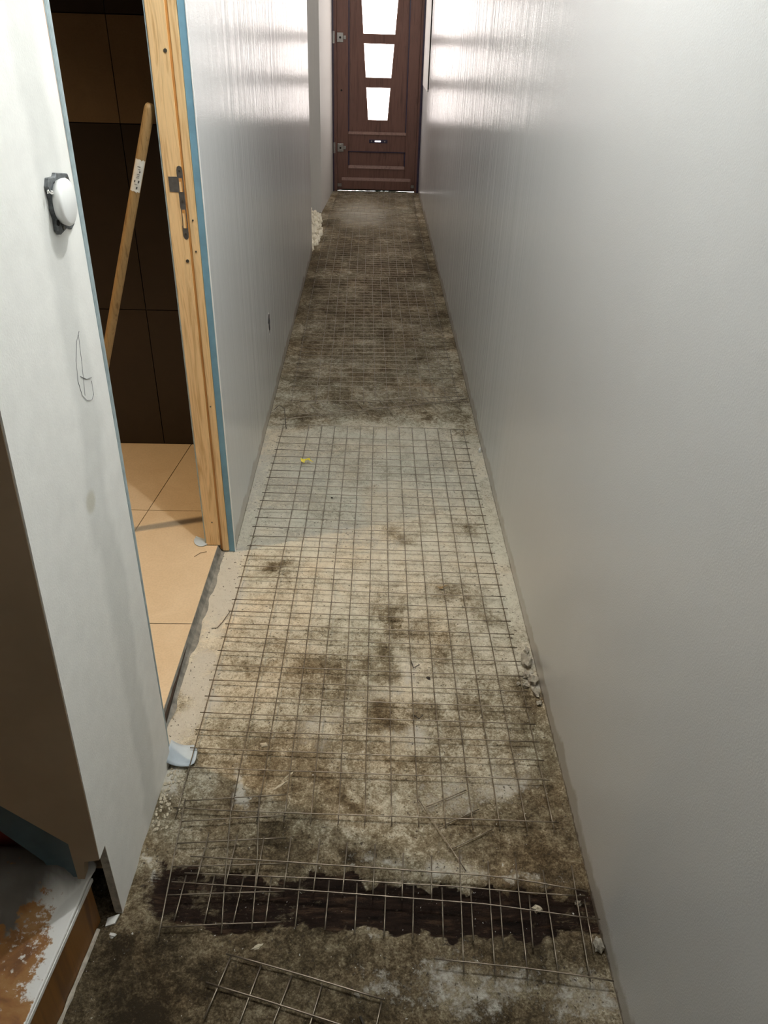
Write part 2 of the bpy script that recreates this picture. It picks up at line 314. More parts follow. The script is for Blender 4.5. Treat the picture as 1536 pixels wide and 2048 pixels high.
M_INK = plain('black_ink', (0.05, 0.045, 0.04), 0.6)
M_PENCIL = plain('pencil_line', (0.22, 0.22, 0.22), 0.7)
M_MORTAR = plain('grey_mortar', (0.20, 0.19, 0.165), 0.95, 0, 0.45, 35, 0.003)
M_TILE = None
def tile_mat(name, a, b, rough, cell=9):
    m, nt, p = mat(name)
    oi = N(nt, 'ShaderNodeObjectInfo'); v = coords(nt)
    f = nz(nt, v, cell, 6, 0.6, 1.0); f2 = nz(nt, v, 170, 2, 0.5)
    c = ramp(nt, f, [(0.3, a), (0.7, b)])
    c = mixc(nt, 0.25, c, ramp(nt, f2, [(0.35, 0.7), (0.6, 1.0)]), 'MULTIPLY')
    r = N(nt, 'ShaderNodeMapRange'); r.inputs['To Min'].default_value = 0.9; r.inputs['To Max'].default_value = 1.0
    nt.links.new(oi.outputs['Random'], r.inputs[0]); c = mixc(nt, 1.0, c, r.outputs[0], 'MULTIPLY')
    nt.links.new(c, p.inputs['Base Color']); p.inputs['Roughness'].default_value = rough
    return m
M_TBEIGE = tile_mat('beige_floor_tile', (0.62, 0.47, 0.30), (0.69, 0.54, 0.36), 0.45)
M_TBROWN = tile_mat('brown_wall_tile', (0.15, 0.095, 0.046), (0.18, 0.115, 0.056), 0.5)
M_TDARK = tile_mat('dark_brown_wall_tile', (0.017, 0.009, 0.0045), (0.024, 0.013, 0.006), 0.5)
M_GROUT = plain('dark_tile_joint', (0.03, 0.018, 0.01), 0.9)

def glow(name, col, s):
    m, nt, p = mat(name)
    p.inputs['Base Color'].default_value = (0.7, 0.7, 0.7, 1); p.inputs['Roughness'].default_value = 0.2
    f = nz(nt, coords(nt), 25, 3, 0.6)
    nt.links.new(ramp(nt, f, [(0.3, tuple(x * 0.95 for x in col)), (0.7, col)]), p.inputs['Emission Color'])
    p.inputs['Emission Strength'].default_value = s
    return m
M_PANE = glow('daylit_frosted_glass', (1.0, 0.91, 0.87), PANE_GLOW)

# ------------------------------------------------------------------ floor
def spot(x, y, L):
    s = 0
    for (cx, cy, rx, ry, a) in L:
        d = ((x - cx) / rx) ** 2 + ((y - cy) / ry) ** 2
        if d < 5: s = max(s, a * math.exp(-d * 0.8) * 1.25)
    return min(1, s)
def sstep(a, b, t):
    t = max(0, min(1, (t - a) / (b - a))); return t * t * (3 - 2 * t)
def base_dirt_and_light(y):  # dirt by depth; lamp-lit stretch also made paler, its brightness in the colour
    K = [(-1, .78), (.75, .74), (.95, .62), (1.2, .46), (1.5, .30), (1.75, .13), (2.1, .04), (2.85, .13), (3.0, .40), (3.3, .44), (4, .56), (5, .64), (6, .58), (7, .46), (8, .45)]
    for (a, va), (b, vb) in zip(K, K[1:]):
        if a <= y <= b: return va + (vb - va) * (y - a) / (b - a)
    return .5
def floor_height(x, y):
    h = 0.0022 * noise.noise(Vector((x * 9, y * 9, 0))) + 0.0012 * noise.noise(Vector((x * 40, y * 40, 3))) - 0.001
    wob = 0.026 * noise.noise(Vector((x * 7, y * 0.5, 5))) + 0.026 * noise.fractal(Vector((x * 26, y * 20, 9)), .7, 2.1, 3)
    far_e = 0.955 - 0.075 * (x + 0.35) * 1.0 + wob; near_e = 0.835 - 0.045 * (x + 0.35) + wob * 0.7
    t = min(sstep(near_e - .012, near_e + .012, y), 1 - sstep(far_e - .006, far_e + .006, y))
    h -= 0.007 * t
    e = max(0, abs(x - 0.03) - 0.40) / 0.06
    h += 0.006 * min(1, e) * (0.5 + noise.noise(Vector((x * 30, y * 18, 7))))
    return h, t
def make_floor():
    xs = [-0.66 + 0.02 * i for i in range(8)]; x = -0.50
    while x < 0.485: xs.append(x); x += 0.0072
    ys = []; y = -1.2
    while y < 7.93:
        ys.append(y); y += 0.05 if y < 0.3 else 0.0062 * max(1, y / 1.3)
    vs, D, P, T = [], [], [], []
    for y in ys:
        bd = base_dirt_and_light(y)
        for x in xs:
            h, t = floor_height(x, y)
            vs.append((x, y, h))
            q = Vector((x * 9, y * 9, 20)); wx = x + 0.055 * noise.fractal(q, .8, 2.2, 4); q.z = 40; wy = y + 0.055 * noise.fractal(q, .8, 2.2, 4)
            n = noise.fractal(Vector((x * 4, y * 4, 1)), 0.9, 2.0, 4)
            sd = spot(wx, wy, DIRT_SPOTS)
            d = max(bd + 0.20 * n, sd * (0.58 + 0.25 * n) + 0.42 * bd)
            pl = spot(wx, wy, PALE_SPOTS)
            if pl > .3: d *= (1 - 0.55 * (pl - .3))
            D.append(max(0, min(1, d))); P.append(pl); T.append(t * (.25 + .45 * sstep(-.455, -.37, x) + .30 * sstep(-.2, .12, x)) * (1 - .32 * sstep(.25, .42, x)))
    nx = len(xs)
    fs = [(j * nx + i, j * nx + i + 1, (j + 1) * nx + i + 1, (j + 1) * nx + i) for j in range(len(ys) - 1) for i in range(nx - 1)]
    me = bpy.data.meshes.new('floor'); me.from_pydata(vs, [], fs); me.update()
    for nme, arr in (('dirt', D), ('pale', P), ('tar', T)):
        a = me.attributes.new(nme, 'FLOAT', 'POINT'); a.data.foreach_set('value', arr)
    o = link('floor', me, M_CONC, None, True)
    return struct(o, 'stained bare concrete floor of the corridor with a dark damp band', 'floor')
make_floor()
struct(box('floor_slab', -2.2, 0.8, -1.3, 8.3, -0.12, -0.025, M_MORTAR), 'concrete slab below the corridor floor', 'floor')

# ------------------------------------------------------------------ walls
H = 2.42
wr = struct(box('wall_right', 0.455, 0.60, -1.2, 7.93, -0.03, H, M_WALL), 'long white painted right wall of the corridor', 'wall')
def plan(pts, z0=-0.02, z1=H): return prism_data(pts, 'z', z0, z1)
wl = struct(multi('wall_left', [
    plan([(-.404, 2.034), (-.392, 5.60), (-.49, 5.60), (-.49, 2.034)]),
    plan([(-.43, 1.222), (-.404, 2.034), (-.50, 2.034), (-.50, 1.222)], 2.06, H),
    plan([(-.392, 5.60), (-.395, 6.92), (-.49, 6.92), (-.49, 5.60)], 2.06, H)], M_WALL),
    'white painted left wall between the pine door frame and the recess', 'wall')
lean = lambda z: .832 + .06 * (z - .2)
def near_wall():
    pl = [(1.213, -.01), (.858, -.01), (.858, .2), (lean(.2), .2), (lean(H), H), (1.242, H)]
    nx_ = lambda y: -.430 - .016 * (1.222 - y) / .364
    vs = [(nx_(y), y, z) for y, z in pl] + [(nx_(y) - .013, y, z) for y, z in pl]; n = 6
    fs = [tuple(range(n)), tuple(range(2 * n - 1, n - 1, -1))] + [(i, (i + 1) % n, n + (i + 1) % n, n + i) for i in range(n)]
    return pyd('wall_left_near', vs, fs, M_PLASTER)
wn = struct(near_wall(), 'white plastered left wall piece in front of the tiled room, carrying the round switch', 'wall')
box('cut_edge', -.4595, -.4455, .8565, .858, .0, .2, M_RAW, wn)
struct(multi('wall_left_far', [plan([(-.398, 6.92), (-.342, 7.86), (-.342, 7.93), (-1.2, 7.93), (-1.2, 6.92)])], M_WALLF),
       'white left wall corner beyond the recess, next to the brown front door', 'wall')
struct(box('wall_recess', -1.3, -1.2, 5.55, 7.0, -.02, H, M_WALLF), 'plain back wall of the side recess', 'wall')
struct(box('trim_recess', -1.2, -.49, 5.52, 5.60, -.02, H, M_WALLF), 'near side of the recess', 'wall')
struct(box('ceiling', -2.2, .6, -1.3, 8.0, H, H + .08, M_CEIL), 'white ceiling of the corridor', 'ceiling')
struct(box('wall_back', -1.6, .6, -1.3, -1.2, -.03, H, M_WALLF), 'wall behind the viewer', 'wall')
# dark wall at the stair side with the sloping cut-out at its foot
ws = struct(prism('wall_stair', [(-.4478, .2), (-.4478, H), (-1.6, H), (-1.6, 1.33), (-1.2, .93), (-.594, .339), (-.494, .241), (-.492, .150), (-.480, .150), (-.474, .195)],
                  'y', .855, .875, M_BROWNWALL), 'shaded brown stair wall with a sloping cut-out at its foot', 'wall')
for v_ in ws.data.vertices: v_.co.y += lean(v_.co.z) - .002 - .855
cb = prism('cut_board_edge', [(-.492, .150), (-.494, .241), (-.594, .339), (-1.2, .93), (-1.6, 1.33), (-1.6, 1.25), (-1.2, .86), (-.609, .274), (-.546, .191), (-.53, .150)],
      'y', .857, .872, M_DKBLUE, ws)
for v_ in cb.data.vertices: v_.co.y += lean(v_.co.z) - .855
struct(box('wall_stair_string', -1.6, -.50, .8885, .8888, .10, 1.5, M_DKRED), 'dark red board behind the cut-out in the stair wall', 'wall')
struct(box('wall_stair_side', -1.7, -1.6, -1.2, .9, -.03, H, M_BROWNWALL), 'side wall of the stairs', 'wall')
# tiled room
struct(box('wall_bathroom_left', -2.2, -2.1, .9, 2.8, -.02, H, M_TDARK), 'dark side wall of the tiled room', 'wall')
struct(box('wall_bathroom_near', -2.1, -.46, .992, 1.0, -.02, H, M_TDARK), 'near wall of the tiled room', 'wall')
wt = struct(box('wall_bathroom_far', -2.1, -.49, 2.697, 2.80, -.02, H, M_GROUT), 'far wall of the side room clad in large dark and mid brown tiles', 'wall')
zr = [(.03, .55, M_TDARK), (.55, 1.132, M_TDARK), (1.132, 1.417, M_TBROWN), (1.417, 2.0, M_TDARK), (2.0, H, M_TDARK)]
for (z0, z1, mm) in zr:
    for (x0, x1) in ((-1.93, -1.35), (-1.35, -.767), (-.767, -.492)):
        box('tile', x0 + .0015, x1 - .0015, 2.688, 2.697, z0 + .0015, z1 - .0015, mm, wt)
fb = struct(box('floor_bathroom', -2.1, -.462, .93, 2.697, 0.002, .021, M_GROUT), 'beige tiled floor of the side room', 'floor')
jx = lambda y: -.697 + .108 * (y - 2.39)
ex = lambda y: -.471 + .024 * (y - 1.352)
for (y0, y1) in ((.93, 1.08), (1.08, 1.648), (1.648, 2.216), (2.216, 2.688)):
    y0 += .0015; y1 -= .0015
    for c in range(4):
        if c < 3:
            a = lambda y, c=c: jx(y) - .58 * (3 - c) + .0015; b = lambda y, c=c: jx(y) - .58 * (2 - c) - .0015
        else:
            a = lambda y: jx(y) + .0015
            b = (lambda y: ex(y)) if y1 < 2.1 else (lambda y: -.492)
        xa0, xa1 = max(a(y0), -2.1), max(a(y1), -2.1)
        if b(y0) < -2.09: continue
        pts = [(xa0, y0), (b(y0), y0), (b(y1), y1), (xa1, y1)]
        if c == 3 and y0 < 2.1 < y1: pts = [(xa0, y0), (ex(y0), y0), (ex(2.018), 2.018), (-.492, 2.018), (-.492, y1), (xa1, y1)]
        prism('tile', pts, 'z', .021, .030, M_TBEIGE, fb)
# rough mortar flank of the raised tile floor
def mortar():
    vs, fs = [], []; n = 90
    for i in range(n + 1):
        y = 1.20 + (2.022 - 1.20) * i / n
        nzv = lambda k: noise.noise(Vector((y * 25, k, 0)))
        xe = ex(y)
        row = [(xe - .004, .0295), (xe + .001, .0275 + .001 * nzv(1)), (xe + .004 + .002 * nzv(2), .019 + .003 * nzv(3)),
               (xe + .010 + .002 * nzv(4), .008 + .002 * nzv(5)), (xe + .020 + .003 * nzv(6), .002 + .002 * nzv(7)), (xe + .028 + .005 * nzv(8), -.006)]
        vs += [(a, y, b) for a, b in row]
    k = 6
    for i in range(n):
        for j in range(k - 1): fs.append((i * k + j, i * k + j + 1, (i + 1) * k + j + 1, (i + 1) * k + j))
    o = pyd('mortar_edge', vs, fs, M_MORTAR); return struct(o, 'rough grey mortar flank along the raised tile floor', 'mortar')
mortar()

# ------------------------------------------------------------------ pine door frame
d2 = struct(empty('door_2', (-.45, 2.03, 0)), 'pale pine door frame of the tiled side room with steel strike plate', 'door frame')
def dp(o): o.parent = d2; o.matrix_parent_inverse = Matrix.Translation((.45, -2.03, 0)); return o
dp(box('jamb', -.4895, -.4475, 2.020, 2.066, .0305, 2.06, M_PINE))
dp(box('jamb_shaded_groove', -.4475, -.4412, 2.0255, 2.066, .012, 2.06, M_PINEEDGE))  # groove strip in shadow brown, its shade put into the colour
dp(box('jamb_rebate', -.4410, -.4225, 2.024, 2.066, .008, 2.06, M_PINE))
dp(box('board_edge', -.4215, -.4045, 2.0285, 2.0335, .002, 2.06, M_BLUE, None)) ['label'] = 'blue edge of the plasterboard'
dp(box('paper_edge', -.4045, -.4025, 2.027, 2.034, .0, 2.06, M_WHITE))
dp(box('sealing_strip', -.4935, -.4897, 2.022, 2.062, .031, 2.06, M_BLUEGREY))['label'] = 'blue grey seal along the far jamb'
dp(box('head', -.4895, -.4225, 1.252, 2.020, 2.02, 2.06, M_PINE))
# near jamb seen edge on
dp(prism('jamb', [(1.2140, .01), (1.2195, .01), (1.262, 2.06), (1.2390, 2.06)], 'x', -.4895, -.4355, M_PINEEDGE))
def seal_near():
    vs = []; S = 9
    for z in (.02, 2.06):
        y0, y1 = 1.2197 + .0203 * z, 1.2325 + .027 * z
        for k in range(S):
            t = math.pi * (-.5 + k / (S - 1)); vs.append((-.438 + .005 * math.cos(t), (y0 + y1) / 2 + (y1 - y0) / 2 * math.sin(t), z))
        vs += [(-.460, y1, z), (-.460, y0, z)]
    n = S + 2
    fs = [tuple(range(n)), tuple(range(2 * n - 1, n - 1, -1))] + [(i, (i + 1) % n, n + (i + 1) % n, n + i) for i in range(n)]
    return pyd('sealing_strip', vs, fs, M_BLUEGREY)
dp(seal_near())['label'] = 'blue grey seal bulging along the near jamb'
# strike plate
def plate():
    y0 = 2.0192
    out = [(-.4452, 1.083), (-.4452, .966), (-.4458, .960), (-.4485, .956), (-.453, .9545), (-.4565, .957), (-.459, .962), (-.459, .988), (-.4575, .988),
           (-.4575, 1.028), (-.459, 1.028), (-.459, 1.065), (-.480, 1.066), (-.480, 1.100), (-.459, 1.100), (-.459, 1.115), (-.457, 1.122), (-.452, 1.125), (-.447, 1.122), (-.445, 1.115)]
    return prism('strike_plate', out, 'y', y0, y0 + .0014, M_STEEL)
sp = dp(plate()); sp['label'] = 'grey steel strike plate with tongue'
def sub(o): o.parent = sp; return o
for (x0, x1, z0, z1) in ((-.4555, -.4475, 1.066, 1.097), (-.4555, -.4475, .982, 1.025)):
    s = box('latch_hole', x0, x1, 2.0186, 2.0191, z0, z1, M_PINEEDGE); sub(s)
    s = box('latch_pocket', x0, x0 + .005, 2.0181, 2.0186, z0, z1 - .008, M_PINE); sub(s)
for z in (1.113, 1.045, .968): sub(disc('screw', (-.452, z, 2.0178), 'y', .0026, .0012, M_SCREW, None, 12))
for (x, z) in ((-.455, 1.36), (-.455, .902), (-.4325, 1.0), (-.4325, .925), (-.465, .115), (-.435, .5)):
    dp(disc('screw', (x, z, 2.0185 if x < -.4475 else 2.0225), 'y', .0042 if z > .9 and x < -.44 else .0022, .0014, M_SCREW, None, 14))

# curled tongues of pale blue film at the feet of the jambs
def tongue(name, pts_root, pts_tip, mid_drop, label, wdt=None):
    vs, fs = [], []; n = 12
    for i in range(n + 1):
        t = i / n
        for j in range(7):
            s = j / 6
            a = Vector(pts_root[0]).lerp(Vector(pts_root[1]), s); b = Vector(pts_tip[0]).lerp(Vector(pts_tip[1]), s)
            p = a.lerp(b, t)
            p.z = a.z * (1 - t) ** 2.6 + b.z * t + mid_drop * math.sin(math.pi * t) + .002 * math.sin(s * 3.1)
            # rounded outer corners
            rd = (2 * s - 1) ** 4 * t * .012
            p = p + (a - b).normalized() * rd
            vs.append(tuple(p))
    for i in range(n):
        for j in range(6): fs.append((i * 7 + j, i * 7 + j + 1, (i + 1) * 7 + j + 1, (i + 1) * 7 + j))
    o = pyd(name, vs, fs, M_TAPE, None, True)
    md = o.modifiers.new('thick', 'SOLIDIFY'); md.thickness = .0014; md.offset = 1
    tag(o, label, 'plastic film'); return o
tongue('film_tongue', [(-.436, 1.186, .030), (-.432, 1.246, .030)], [(-.372, 1.190, .006), (-.374, 1.250, .005)], .001,
       'pale blue film tongue curled onto the concrete at the near jamb foot')
def half_disc():
    vs = [(-.494, 2.036, .040)]; n = 20
    for k in range(n + 1):
        t = math.radians(150 + 190 * k / n)
        vs.append((-.505 + .026 * math.cos(t), 2.040 + .030 * math.sin(t), .0325 + .004 * (1 + math.cos(t * 2)) * .5 + (.004 if k in (0, n) else 0)))
    o = pyd('film_disc', vs, [(0, k + 1, k + 2) for k in range(n)], M_TAPE)
    md = o.modifiers.new('thick', 'SOLIDIFY'); md.thickness = .0016; md.offset = 1
    return tag(o, 'small rounded pale blue film flap on the beige tiles at the pine jamb foot', 'plastic film')
half_disc()

# ------------------------------------------------------------------ leaning pole
def pole():
    G = Vector((-.900, 2.045, .044)); T = Vector((-.508, 2.045, 1.252))
    d = (T - G).normalized(); r = .0125
    root = empty('wooden_pole', tuple(G))
    root['label'] = 'round wooden pole with torn white sticker leaning on the pine door jamb'; root['category'] = 'pole'
    L = (T - G).length
    pts = [d * (L * k / 12) for k in range(12)] + [d * (L - .012), d * (L - .004), d * L]
    rs = [r] * 12 + [r, r * .85, r * .55]
    v, f = tube([tuple(p) for p in pts], rs, 16)
    o = pyd('shaft', v, f, M_POLE, root, True)
    # sticker wraps the side that faces the corridor
    a = d.cross(Vector((0, 0, 1))).normalized(); b = d.cross(a)
    toc = (Vector((0, 0, 1.45)) - T).normalized()
    th0 = math.atan2(toc.dot(b), toc.dot(a))
    vs, fs = [], []
    for i in range(13):
        s = L - .125 - .075 * i / 12
        for k in range(9):
            t = th0 + (k / 8 - .5) * 2.0
            rag = .004 * noise.noise(Vector((k * .9, 3, 1))) if i in (0, 12) else 0
            vs.append(tuple(d * (s + rag) + (a * math.cos(t) + b * math.sin(t)) * (r + .0006)))
    for i in range(12):
        for k in range(8): fs.append((i * 9 + k, i * 9 + k + 1, (i + 1) * 9 + k + 1, (i + 1) * 9 + k))
    st = pyd('sticker', vs, fs, M_LABEL, root, True)
    # small printed marks
    parts = []
    for (s0, t0, ds, dt) in ((.140, -.3, .0015, .5), (.146, -.1, .001, .35), (.150, .15, .004, .2), (.158, -.2, .001, .5), (.162, -.15, .001, .4), (.166, -.25, .001, .5),
                             (.172, .2, .006, .25), (.173, -.45, .005, .2), (.182, -.3, .001, .5), (.187, .05, .005, .25)):
        q = []
        for (ss, tt) in ((0, 0), (0, 1), (1, 1), (1, 0)):
            t = th0 + t0 + dt * tt; s = L - s0 - ds * ss
            q.append(tuple(d * s + (a * math.cos(t) + b * math.sin(t)) * (r + .0013)))
        parts.append((q, [(0, 1, 2, 3)]))
    pr = multi('print', parts, M_INK, st)
pole()

# ------------------------------------------------------------------ switch
def switch():
    root = empty('light_switch', (-.432, 1.195, 1.20))
    tag(root, 'round white wall switch over a torn grey mounting box on the left wall', 'switch')
    inv = Matrix.Translation((.432, -1.195, -1.20))
    def ch(o): o.parent = root; o.matrix_parent_inverse = inv; return o
    # ragged opening with grey frame
    out = [(1.133, 1.248), (1.155, 1.246), (1.160, 1.250), (1.194, 1.244), (1.204, 1.242), (1.211, 1.229), (1.206, 1.20), (1.197, 1.174), (1.183, 1.170), (1.170, 1.176), (1.138, 1.173), (1.130, 1.180), (1.132, 1.195), (1.127, 1.208), (1.130, 1.218), (1.125, 1.238)]
    o = ch(prism('mounting_frame', out, 'x', -.4345, -.4275, M_GREYPL)); bev(o, .0010, 1)
    ch(box('slot', -.4278, -.4268, 1.170, 1.186, 1.236, 1.240, M_BLACK)); ch(box('slot', -.4278, -.4268, 1.172, 1.190, 1.178, 1.182, M_BLACK))
    ch(disc('screw', (1.196, 1.236, -.4278), 'x', .003, .0015, M_SCREW, None, 12)); ch(disc('screw', (1.150, 1.180, -.4278), 'x', .003, .0015, M_SCREW, None, 12))
    ch(disc('hole', (1.147, 1.238, -.4278), 'x', .003, .0012, M_BLACK, None, 12)); ch(disc('hole', (1.134, 1.19, -.4278), 'x', .004, .0012, M_BLACK, None, 12))
    for i, (y, z, s) in enumerate(((1.120, 1.231, .003), (1.131, 1.228, .0035), (1.136, 1.221, .0045), (1.142, 1.214, .0035), (1.138, 1.204, .005), (1.135, 1.198, .003))):
        r_ = rock('plaster_crumb', (-.4275, y, z), (s * .6, s, s), M_DUSTW, i + 3); ch(r_)
    # round button: lathe about x
    prof = [(-.4275, .018), (-.4275, .028), (-.4215, .0305), (-.4180, .0312), (-.4155, .0300), (-.4140, .027), (-.4134, .0)]
    vs, fs = [], []; S = 40
    for (x, rr) in prof:
        for k in range(S):
            t = 2 * math.pi * k / S; vs.append((x, 1.156 + rr * math.cos(t), 1.213 + rr * math.sin(t)))
    for i in range(len(prof) - 1):
        for k in range(S): fs.append((i * S + k, i * S + (k + 1) % S, (i + 1) * S + (k + 1) % S, (i + 1) * S + k))
    o = ch(pyd('button', vs, fs, M_WHITE, None, True)); o['label'] = 'round white push button'
switch()
# pencil scribble on the plaster
def wall_curve(name, pts, r, m, parent):
    v, f = tube(pts, r, 4); return pyd(name, v, f, m, parent)
nearx = lambda y: -.43 - .016 * (1.222 - y) / .364
P1 = [(1.150, 1.030), (1.135, 1.02), (1.120, .995), (1.113, .965), (1.118, .94), (1.132, .925), (1.150, .918), (1.160, .922), (1.162, .945)]
wall_curve('pencil_mark', [(nearx(y) + .0006, y, z) for y, z in P1], .0004, M_PENCIL, wn)
wall_curve('pencil_mark', [(nearx(y) + .0006, y, z) for y, z in [(1.146, 1.028), (1.138, .98), (1.128, .935)]], .0003, M_PENCIL, wn)
wall_curve('pencil_mark', [(nearx(y) + .0006, y, z) for y, z in [(1.125, .968), (1.145, .955), (1.165, .950)]], .0005, M_PENCIL, wn)

# socket opening in left wall
def socket():
    o = empty('wall_hole', (-.40, 3.12, .364)); tag(o, 'small broken cable hole low in the left wall', 'hole')
    inv = Matrix.Translation((.40, -3.12, -.364))
    ring = [(3.120 + .030 * math.cos(t) * (1 + .3 * noise.noise(Vector((t * 2, 1, 0)))), .364 + .042 * math.sin(t) * (1 + .35 * noise.noise(Vector((t * 2, 5, 0))))) for t in [k * math.pi / 8 for k in range(16)]]
    a = prism('hole_rim', ring, 'x', -.4025, -.3995, M_DUSTW); a.parent = o; a.matrix_parent_inverse = inv
    ins = [(3.120 + .024 * math.cos(t) * (1 + .9 * noise.noise(Vector((t * 2, 9, 0)))), .364 + .036 * math.sin(t) * (1 + .5 * noise.noise(Vector((t * 2, 7, 0))))) for t in [k * math.pi / 8 for k in range(16)]]
    b = prism('hole_core', ins, 'x', -.3995, -.3988, M_BLACK); b.parent = o; b.matrix_parent_inverse = inv
socket()

# cupboard panel on right wall near the front door
ap = empty('meter_panel', (.455, 7.25, 1.2)); tag(ap, 'pale flush panel with dark slit on the right wall beside the front door', 'panel')
def apc(o): o.parent = ap; o.matrix_parent_inverse = Matrix.Translation((-.455, -7.25, -1.2)); return o
apc(box('panel_face', .447, .4545, 7.10, 7.78, .90, 1.9, M_WALLF, None, .002))
apc(box('edge_slit', .4475, .4546, 7.07, 7.098, .92, 1.9, M_BLACK))

# ------------------------------------------------------------------ front door (end wall)
struct(boxes('wall_end', [(-.60, -.342, 7.93, 8.05, -.03, H), (.455, .60, 7.93, 8.05, -.03, H), (-.342, .455, 7.86, 8.05, 2.12, H)], M_WALLF), 'end wall around the brown front door', 'wall')
d1 = struct(empty('door_1', (.05, 7.86, 0)), 'brown varnished front door with tapering white lit panes', 'door')
def dc(o, par=None): 
    o.parent = par or d1
    o.matrix_parent_inverse = Matrix.Translation((-.05, -7.86, 0)); return o
LX0, LX1 = -.3028, .4178
dc(boxes('door_frame', [(-.341, -.303, 7.86, 7.93, .0, 2.10), (.418, .4545, 7.86, 7.93, .0, 2.10), (-.303, .418, 7.86, 7.93, 2.06, 2.10)], M_DOOR))
for (a, b) in ((-.3415, -.329), (.436, .4545)):
    dc(box('frame_film', a, b, 7.852, 7.8597, .0, 2.10, M_DOORDK))['label'] = 'dark purple film on the frame edge'
dc(box('stile', LX0, -.203, 7.872, 7.915, .0145, 2.055, M_DOOR, None, .003))
dc(box('stile', .322, LX1, 7.872, 7.915, .0145, 2.055, M_DOOR, None, .003))
for (a, b) in ((.345, .488), (.0145, .205), (1.95, 2.055)):
    dc(box('rail', -.203, .322, 7.872, 7.915, a, b, M_DOOR, None, .003))
dc(prism('panel_moulding', [(7.862, .200), (7.874, .225), (7.885, .225), (7.885, .200)], 'x', -.20, .318, M_DOORLT))
dc(prism('panel_moulding', [(7.862, .486), (7.874, .508), (7.885, .508), (7.885, .486)], 'x', -.20, .320, M_DOORLT))
dc(prism('weather_bar', [(7.852, .022), (7.852, .095), (7.868, .118), (7.875, .118), (7.875, .022)], 'x', -.262, .378, M_DOOR))
dc(prism('weather_bar_edge', [(7.8515, .097), (7.867, .121), (7.870, .119), (7.854, .095)], 'x', -.262, .378, M_DOORLT))
dc(boxes('panel_groove', [(-.203, -.192, 7.8715, 7.8845, .225, .345), (.311, .322, 7.8715, 7.8845, .225, .345), (-.203, .322, 7.8715, 7.8845, .338, .346), (-.203, -.194, 7.8715, 7.8845, .508, 1.94), (.313, .322, 7.8715, 7.8845, .508, 1.94)], M_DOORDK))
dc(box('lower_panel', -.203, .322, 7.886, 7.900, .205, .345, M_DOOR))
xl = lambda z: -.026 - .0755 * (z - .6); xr = lambda z: .152 + .0714 * (z - .6)
zs = [(.602, .864), (.937, 1.198), (1.265, 1.56), (1.63, 1.89)]
parts = [prism_data([(-.203, .49), (xl(.49), .49), (xl(1.95), 1.95), (-.203, 1.95)], 'y', 7.884, 7.900),
         prism_data([(xr(.49), .49), (.322, .49), (.322, 1.95), (xr(1.95), 1.95)], 'y', 7.884, 7.900)]
edges = [.49] + [z for p in zs for z in p] + [1.95]
for k in range(0, len(edges), 2):
    a, b = edges[k], edges[k + 1]
    parts.append(prism_data([(xl(a), a), (xr(a), a), (xr(b), b), (xl(b), b)], 'y', 7.884, 7.900))
dc(multi('upper_panel', parts, M_DOOR))
for (a, b) in zs:
    e = .008
    dc(prism('pane', [(xl(a) - e, a - e), (xr(a) + e, a - e), (xr(b) + e, b + e), (xl(b) - e, b + e)], 'y', 7.901, 7.905, M_PANE))['label'] = 'white frosted daylit pane'
    rim = []
    for (p, q) in (((xl(a), a), (xr(a), a)), ((xr(a), a), (xr(b), b)), ((xr(b), b), (xl(b), b)), ((xl(b), b), (xl(a), a))):
        rim.append(tube([(p[0], 7.884, p[1]), (q[0], 7.884, q[1])], .004, 6))
    dc(multi('pane_bead', rim, M_DOORLT))
lb = dc(box('letter_flap', -.012, .155, 7.866, 7.872, .418, .446, M_DOORDK, None, .002)); lb['label'] = 'dark letter slot with daylight showing'
s = box('slot_light', .042, .092, 7.8645, 7.866, .428, .437, M_PANE); s.parent = lb
for x in (.010, .130):
    s = disc('screw', (x, .432, 7.8645), 'y', .006, .002, M_STEEL, None, 12); s.parent = lb
for z in (1.235, .372, 1.95):
    h = dc(box('hinge', -.336, -.318, 7.846, 7.860, z - .045, z + .045, M_STEEL, None, .002))
    def hc(o): o.parent = h; return o
    hc(box('hinge_leaf', -.300, -.245, 7.862, 7.872, z - .036, z + .036, M_STEEL, None, .004)); hc(box('hinge_arm', -.245, -.222, 7.864, 7.872, z - .014, z + .014, M_STEEL, None, .003))
    hc(disc('hinge_boss', (-.272, z, 7.852), 'y', .024, .010, M_STEEL, None, 16)); hc(disc('hinge_pin', (-.272, z, 7.848), 'y', .009, .005, M_BLACK, None, 12))
dc(disc('keyhole', (-.262, .835, 7.868), 'y', .008, .004, M_BLACK, None, 12))
for x0, x1 in ((-.300, -.262), (.385, .412)): dc(box('corner_bracket', x0, x1, 7.864, 7.872, .040, .066, M_STEEL))
th = dc(box('threshold', -.303, .418, 7.850, 7.93, -.005, .014, plain('dark_green_threshold', (.03, .05, .035), .3)))
def crack():
    vs = []; n = 60
    for i in range(n + 1):
        x = -.30 + .715 * i / n; c = .0145 + .0015 * noise.noise(Vector((x * 20, 0, 0))); hgt = .0005 + .004 * max(0, noise.noise(Vector((x * 30, 3, 0)))) + (.0007 if x > .03 else 0)
        vs += [(x, 7.8495, c - .006), (x, 7.8495, c - .006 + hgt)]
    fs = [(2 * i, 2 * i + 2, 2 * i + 3, 2 * i + 1) for i in range(n)]
    return pyd('daylight_gap', vs, fs, M_PANE)
dc(crack())['label'] = 'thin line of daylight under the door'

